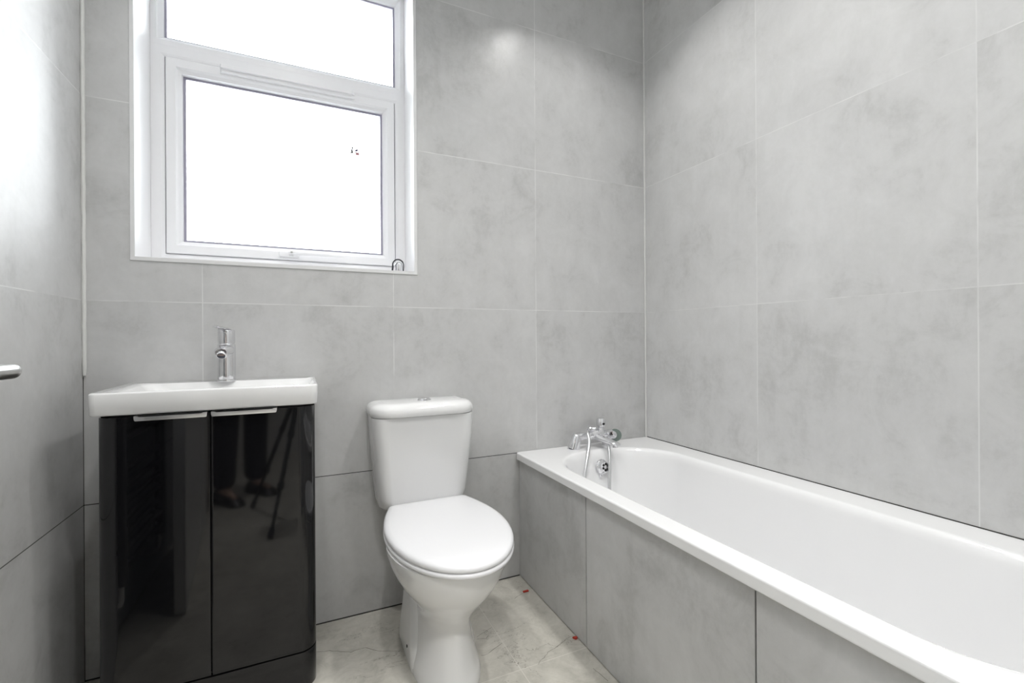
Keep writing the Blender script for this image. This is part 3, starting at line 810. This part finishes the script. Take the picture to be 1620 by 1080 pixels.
# ------------------------------------------------------------------ door, opened against the left wall, with its lever handle
ang = math.atan2(-0.405 - -0.480, 0.895 - 0.17)
door = bpy.data.objects.new('door_1', None); C.objects.link(door); door.location = (-0.480, 0.17, 0); door['kind'] = 'structure'
dd = Vector((math.sin(ang), math.cos(ang), 0)); nn = Vector((dd.y, -dd.x, 0))      # along leaf, out into the room
def leafpt(s, o_, z): return Vector((-0.480, 0.135, 0)) + dd * s + nn * o_ + Vector((0, 0, z))
bm = bmesh.new()
rings = [[leafpt(s, o_, z) for s, o_ in ((0, -.036), (.765, -.036), (.765, 0), (0, 0))] for z in (.008, 1.98)]
loft(bm, rings); link('leaf', bm, M['door_paint'], door, smooth=False)
bm = bmesh.new()
s0 = 0.715; zh = 0.9895
lathe(bm, [(0, .026), (.007, .026), (.008, .024), (.008, .001)], leafpt(s0, .0005, zh), nn, 28)
path = [leafpt(s0, .006, zh), leafpt(s0, .040, zh), leafpt(s0 - .001, .049, zh), leafpt(s0 - .005, .054, zh), leafpt(s0 - .012, .0555, zh), leafpt(s0 - .06, .0555, zh), leafpt(s0 - .125, .0555, zh)]
tube(bm, path, .0098, 20)
hd = link('door_handle', bm, M['steel'], door); hd['label'] = 'brushed steel lever handle'
# door lining
bm = bmesh.new()
box(bm, DX0 + .0005, DX0 + .012, YR - .119, YR + .0, 0.001, DZ - .001); box(bm, DX1 - .012, DX1 - .0005, YR - .119, YR, 0.001, DZ - .001)
box(bm, DX0 + .012, DX1 - .012, YR - .119, YR, DZ - .013, DZ - .001)
struct(link('trim_8', bm, M['door_paint'], smooth=False))

# ------------------------------------------------------------------ towel radiator on the left wall (seen mirrored in the cabinet doors)
rad = thing('towel_radiator', (-.555, .82, .25), 'dark ladder towel radiator mirrored in the left cabinet door', 'radiator')
for y in (.60, 1.055):
    bm = bmesh.new(); tube(bm, [(-.548, y, .22), (-.548, y, 1.35)], .017, 16); link('post', bm, M['rad'], rad)
z = .26; i = 0
while z < 1.33:
    bm = bmesh.new(); tube(bm, [(-.548, .60, z), (-.548, 1.055, z)], .0105, 12); link('rung', bm, M['rad'], rad)
    i += 1; z += .055 if i % 7 else .11
for y in (.62, 1.035):
    for zz_ in (.32, 1.22):
        bm = bmesh.new(); tube(bm, [(-.601, y, zz_), (-.555, y, zz_)], .008, 10); link('bracket', bm, M['rad'], rad)
    yy_ = y + (.02 if y > 1 else -.02)
    bm = bmesh.new(); tube(bm, [(-.548, yy_, .24), (-.548, yy_, .17), (-.552, yy_, .155), (-.565, yy_, .15), (-.601, yy_, .15)], .009, 12); link('valve', bm, M['chrome'], rad)

# ------------------------------------------------------------------ camera tripod and photographer in the doorway (mirrored in the cabinet doors)
tri = thing('camera_tripod', (0, -.06, 0), 'black camera tripod mirrored in the right cabinet door', 'tripod')
apex = Vector((0, -.085, .80))
for fx, fy in ((-.155, .30), (-.281, -.24), (.30, -.26)):
    foot = Vector((fx, fy, .004)); d_ = foot - apex
    bm = bmesh.new()
    tube(bm, [apex + d_ * .03, apex + d_ * .40], .014, 12); tube(bm, [apex + d_ * .38, apex + d_ * .72], .0115, 12); tube(bm, [apex + d_ * .70, apex + d_ * .97], .009, 12)
    for t_ in (.39, .71): lathe(bm, [(-.018, .017), (.018, .017)], apex + d_ * t_, d_, 14)
    lg = link('leg', bm, M['black_plastic'], tri)
    bm = bmesh.new(); lathe(bm, [(-.05, .013), (-.01, .016), (-.002, .012)], foot, d_, 14); link('foot', bm, M['rubber'], lg)
bm = bmesh.new(); lathe(bm, [(-.02, .02), (0, .035), (.03, .03), (.035, .014), (.12, .014), (.125, .026), (.15, .026), (.155, .02)], apex, (0, 0, 1), 24)
link('head', bm, M['black_plastic'], tri)
photo = thing('digital_camera', (0, -.09, .96), 'black digital camera standing on the tripod in the doorway', 'camera')
bm = bmesh.new(); box(bm, -.065, .065, -.125, -.075, .972, 1.065, .008, 3); box(bm, -.022, .022, -.12, -.072, 1.062, 1.092, .006, 2); link('body', bm, M['black_plastic'], photo)
bm = bmesh.new(); lathe(bm, [(0, .034), (.02, .036), (.022, .033), (.050, .035), (.054, .032), (.053, .026), (.046, .001)], (0, -.077, 1.022), (0, 1, 0), 28); link('lens', bm, M['black_plastic'], photo)

def skin(name, pts, edges, mat, parent, root=0, sub=2):
    me = bpy.data.meshes.new(name); me.from_pydata([p[:3] for p in pts], edges, [])
    o = bpy.data.objects.new(name, me); C.objects.link(o); me.materials.append(mat)
    md = o.modifiers.new('skin', 'SKIN'); md.use_smooth_shade = True
    if not me.skin_vertices: me.skin_vertices.new()
    for i, p in enumerate(pts):
        sv = me.skin_vertices[0].data[i]; rx = p[3]; sv.radius = (rx, p[4] if len(p) > 4 else rx); sv.use_root = (i == root)
    ss = o.modifiers.new('subdivision', 'SUBSURF'); ss.levels = sub; ss.render_levels = sub
    o.parent = parent
    return o
per = thing('person', (-.37, -.50, 0), 'person in dark trousers and jumper standing beside the tripod, mirrored in the right cabinet door', 'person')
per.rotation_euler = (0, 0, -.7)
# local frame: facing +y, x to the right
P_ = [(0, 0, .98, .125, .10), (0, .005, 1.12, .115, .085), (0, .0, 1.28, .135, .09), (0, -.01, 1.42, .10, .07), (0, 0, 1.50, .052, .052), (0, .01, 1.565, .052, .055), (0, .015, 1.64, .074, .092), (0, .01, 1.70, .072, .088), (0, .005, 1.745, .045, .055)]
E_ = [(i, i + 1) for i in range(8)]
for sx in (-1, 1):
    b0 = len(P_)
    P_ += [(sx * .095, 0, .90, .085, .085), (sx * .10, .012, .52, .055, .058), (sx * .105, -.005, .30, .047, .052), (sx * .108, -.01, .09, .034, .036), (sx * .112, .05, .045, .036, .028), (sx * .12, .13, .030, .034, .020)]
    E_ += [(0, b0), (b0, b0 + 1), (b0 + 1, b0 + 2), (b0 + 2, b0 + 3), (b0 + 3, b0 + 4), (b0 + 4, b0 + 5)]
    b1 = len(P_)
    P_ += [(sx * .175, -.01, 1.40, .052, .052), (sx * .225, -.02, 1.12, .038, .038), (sx * .215, .08, .89, .024, .027), (sx * .21, .115, .835, .014, .036)]
    E_ += [(3, b1), (b1, b1 + 1), (b1 + 1, b1 + 2), (b1 + 2, b1 + 3)]
    h = Vector(P_[b1 + 3][:3])
    for q, (oy, ln) in enumerate(((.030, .068), (.011, .078), (-.008, .073), (-.026, .058))):
        f0 = len(P_)
        a0 = h + Vector((0, oy, -.025))
        P_ += [(*a0, .0095), (*(a0 + Vector((-sx * .006, .012, -ln * .5))), .0085), (*(a0 + Vector((-sx * .024, .018, -ln * .95))), .0072)]
        E_ += [(b1 + 3, f0), (f0, f0 + 1), (f0 + 1, f0 + 2)]
    f0 = len(P_)
    P_ += [(*(h + Vector((-sx * .012, .040, .012))), .011), (*(h + Vector((-sx * .024, .062, -.014))), .0095), (*(h + Vector((-sx * .030, .070, -.040))), .008)]
    E_ += [(b1 + 3, f0), (f0, f0 + 1), (f0 + 1, f0 + 2)]
skin('body', P_, E_, M['skin'], per)
tr = [(0, 0, 1.00, .152, .118)]; te = []
for sx in (-1, 1):
    b0 = len(tr)
    tr += [(sx * .098, 0, .88, .100, .098), (sx * .102, .010, .52, .078, .080), (sx * .106, -.004, .28, .072, .076), (sx * .108, -.006, .075, .068, .072)]
    te += [(0, b0), (b0, b0 + 1), (b0 + 1, b0 + 2), (b0 + 2, b0 + 3)]
skin('trousers', tr, te, M['cloth_dark'], per)
ju = [(0, 0, 1.00, .160, .125), (0, .0, 1.16, .145, .112), (0, 0, 1.30, .165, .118), (0, -.008, 1.42, .115, .085), (0, 0, 1.485, .066, .066)]
je = [(0, 1), (1, 2), (2, 3), (3, 4)]
for sx in (-1, 1):
    b0 = len(ju); ju += [(sx * .178, -.01, 1.385, .070, .068), (sx * .228, -.02, 1.12, .054, .054), (sx * .217, .072, .905, .038, .040)]
    je += [(3, b0), (b0, b0 + 1), (b0 + 1, b0 + 2)]
skin('jumper', ju, je, M['cloth_top'], per)
for sx in (-1, 1):
    bm = bmesh.new(); rings = []
    for z_, g in ((.001, 0), (.018, .003), (.045, -.002), (.075, -.014)):
        rings.append([(sx * .115 + x_ , y_, z_ + (.0 if y_ < .05 else -z_ * .25)) for x_, y_ in rrect(-.046 - g, .046 + g, -.085 - g, .185 + g - z_ * .9, [.045, .044, .044, .040], 6)])
    loft(bm, rings); o = link('shoe', bm, M['black_plastic'], None); o.parent = per
hr = bmesh.new(); bmesh.ops.create_uvsphere(hr, u_segments=28, v_segments=18, radius=1)
for v in hr.verts:
    x_, y_, z_ = v.co; v.co = Vector((x_ * .086, y_ * .104 - .004, z_ * .088 + 1.705))
bmesh.ops.delete(hr, geom=[v for v in hr.verts if v.co.z < 1.60 or (v.co.y > .035 and v.co.z < 1.725) or (v.co.y > -.02 and v.co.z < 1.675)], context='VERTS')
o = link('hair', hr, M['hair'], None); o.parent = per
for sx in (-1, 1):
    bm = bmesh.new(); lathe(bm, [(-.003, .001), (-.002, .008), (.002, .009), (.005, .005), (.006, .001)], (sx * .030, .094, 1.655), (sx * .2, 1, 0), 16); o = link('eye', bm, M['black_plastic'], None); o.parent = per
    bm = bmesh.new(); loft(bm, [[(sx * (.074 + dx_), .005 + .020 * w_ * math.cos(a), 1.645 + .032 * w_ * math.sin(a)) for a in [2 * PI * k_ / 14 for k_ in range(14)]] for dx_, w_ in ((-.004, .8), (.004, 1.0), (.010, .8))]); o = link('ear', bm, M['skin'], None); o.parent = per
bm = bmesh.new(); loft(bm, [[(w_ * math.cos(a), y_ , z_ + w_ * .6 * math.sin(a)) for a in [2 * PI * k_ / 12 for k_ in range(12)]] for y_, z_, w_ in ((.085, 1.645, .018), (.108, 1.630, .015), (.120, 1.622, .010), (.124, 1.622, .004))]); o = link('nose', bm, M['skin'], None); o.parent = per
bm = bmesh.new(); loft(bm, [[(.025 * w_ * math.cos(a), y_, 1.590 + .006 * w_ * math.sin(a)) for a in [2 * PI * k_ / 12 for k_ in range(12)]] for y_, w_ in ((.085, 1), (.101, .9), (.103, .4))]); o = link('mouth', bm, simple('lips', (.36, .16, .14), .5), None); o.parent = per

# ------------------------------------------------------------------ lamps
def downlight(x, y, power, z=ZC, size=0.07, col=(1.0, 0.99, 0.97), spread=120, label='round recessed ceiling downlight above the bathroom', group='recessed bathroom downlights'):
    t = thing('ceiling_light', (x, y, z), label, 'light', group)
    bm = bmesh.new(); lathe(bm, [(0, .046), (.003, .045), (.004, .038), (.001, .036)], (x, y, z - .0045), (0, 0, -1), 28)
    link('bezel', bm, M['chrome'], t)
    bm = bmesh.new(); lathe(bm, [(0, .035), (.001, .035), (.0012, .001)], (x, y, z - .004), (0, 0, -1), 28)
    link('lamp', bm, emit('lamp_glow', col, 90), t)
    l = bpy.data.lights.new('downlight', 'AREA'); l.shape = 'DISK'; l.size = size; l.energy = power; l.color = col
    l.spread = math.radians(spread)
    o = bpy.data.objects.new('downlight', l); C.objects.link(o); o.location = (x, y, z - .012)
    o.parent = t; o.matrix_parent_inverse = Matrix.Translation(-Vector(t.location))
    return o
downlight(1.04, 1.26, 3.7)
downlight(-0.08, 1.15, 4.3)
downlight(1.00, 0.45, 4.4)
downlight(0.15, 0.40, 5.6)
downlight(0.15, -0.55, 20.0, label='added unseen fill light in the hallway outside the bathroom door', group=None)  # added fill lamp behind the camera, brightens basin and pan fronts

# daylight: bright overcast sky seen and shining through the window
w = bpy.data.worlds.new('sky'); SC.world = w; w.use_nodes = True
bg = w.node_tree.nodes['Background']; bg.inputs[0].default_value = (0.93, 0.965, 1.0, 1); bg.inputs[1].default_value = 14.0
# sampling portal at the window
pl = bpy.data.lights.new('window_portal', 'AREA'); pl.shape = 'RECTANGLE'; pl.size = WX1 - WX0; pl.size_y = WZ1 - WZ0; pl.cycles.is_portal = True
po = bpy.data.objects.new('window_portal', pl); C.objects.link(po); po.location = ((WX0 + WX1) / 2, YO + .01, (WZ0 + WZ1) / 2); po.rotation_euler = (-PI / 2, 0, 0)

# ------------------------------------------------------------------ camera
f_px, yaw, pit, roll, sy = 725.35, math.radians(24.605), math.radians(0.019), math.radians(-0.349), -5.444
R = Vector((math.cos(yaw), -math.sin(yaw), 0)); F0 = Vector((math.sin(yaw), math.cos(yaw), 0)); U0 = Vector((0, 0, 1))
F = F0 * math.cos(pit) + U0 * math.sin(pit); U = -F0 * math.sin(pit) + U0 * math.cos(pit)
cx = R * math.cos(roll) + U * math.sin(roll); cu = -R * math.sin(roll) + U * math.cos(roll)
cam = bpy.data.cameras.new('camera'); co = bpy.data.objects.new('camera', cam); C.objects.link(co)
m = Matrix((cx, cu, -F)).transposed().to_4x4(); m.translation = Vector(CAM); co.matrix_world = m
cam.sensor_fit = 'HORIZONTAL'; cam.sensor_width = 36; cam.lens = 36 * f_px / 1620
cam.shift_y = sy / 1620; cam.clip_start = 0.02
SC.camera = co

SC.view_settings.view_transform = 'Standard'; SC.view_settings.look = 'None'
SC.view_settings.exposure = 0.35; SC.view_settings.gamma = 1; SC.view_settings.use_curve_mapping = False
SC.cycles.use_denoising = True
SC.cycles.max_bounces = 12; SC.cycles.diffuse_bounces = 8; SC.cycles.glossy_bounces = 6; SC.cycles.transparent_max_bounces = 12
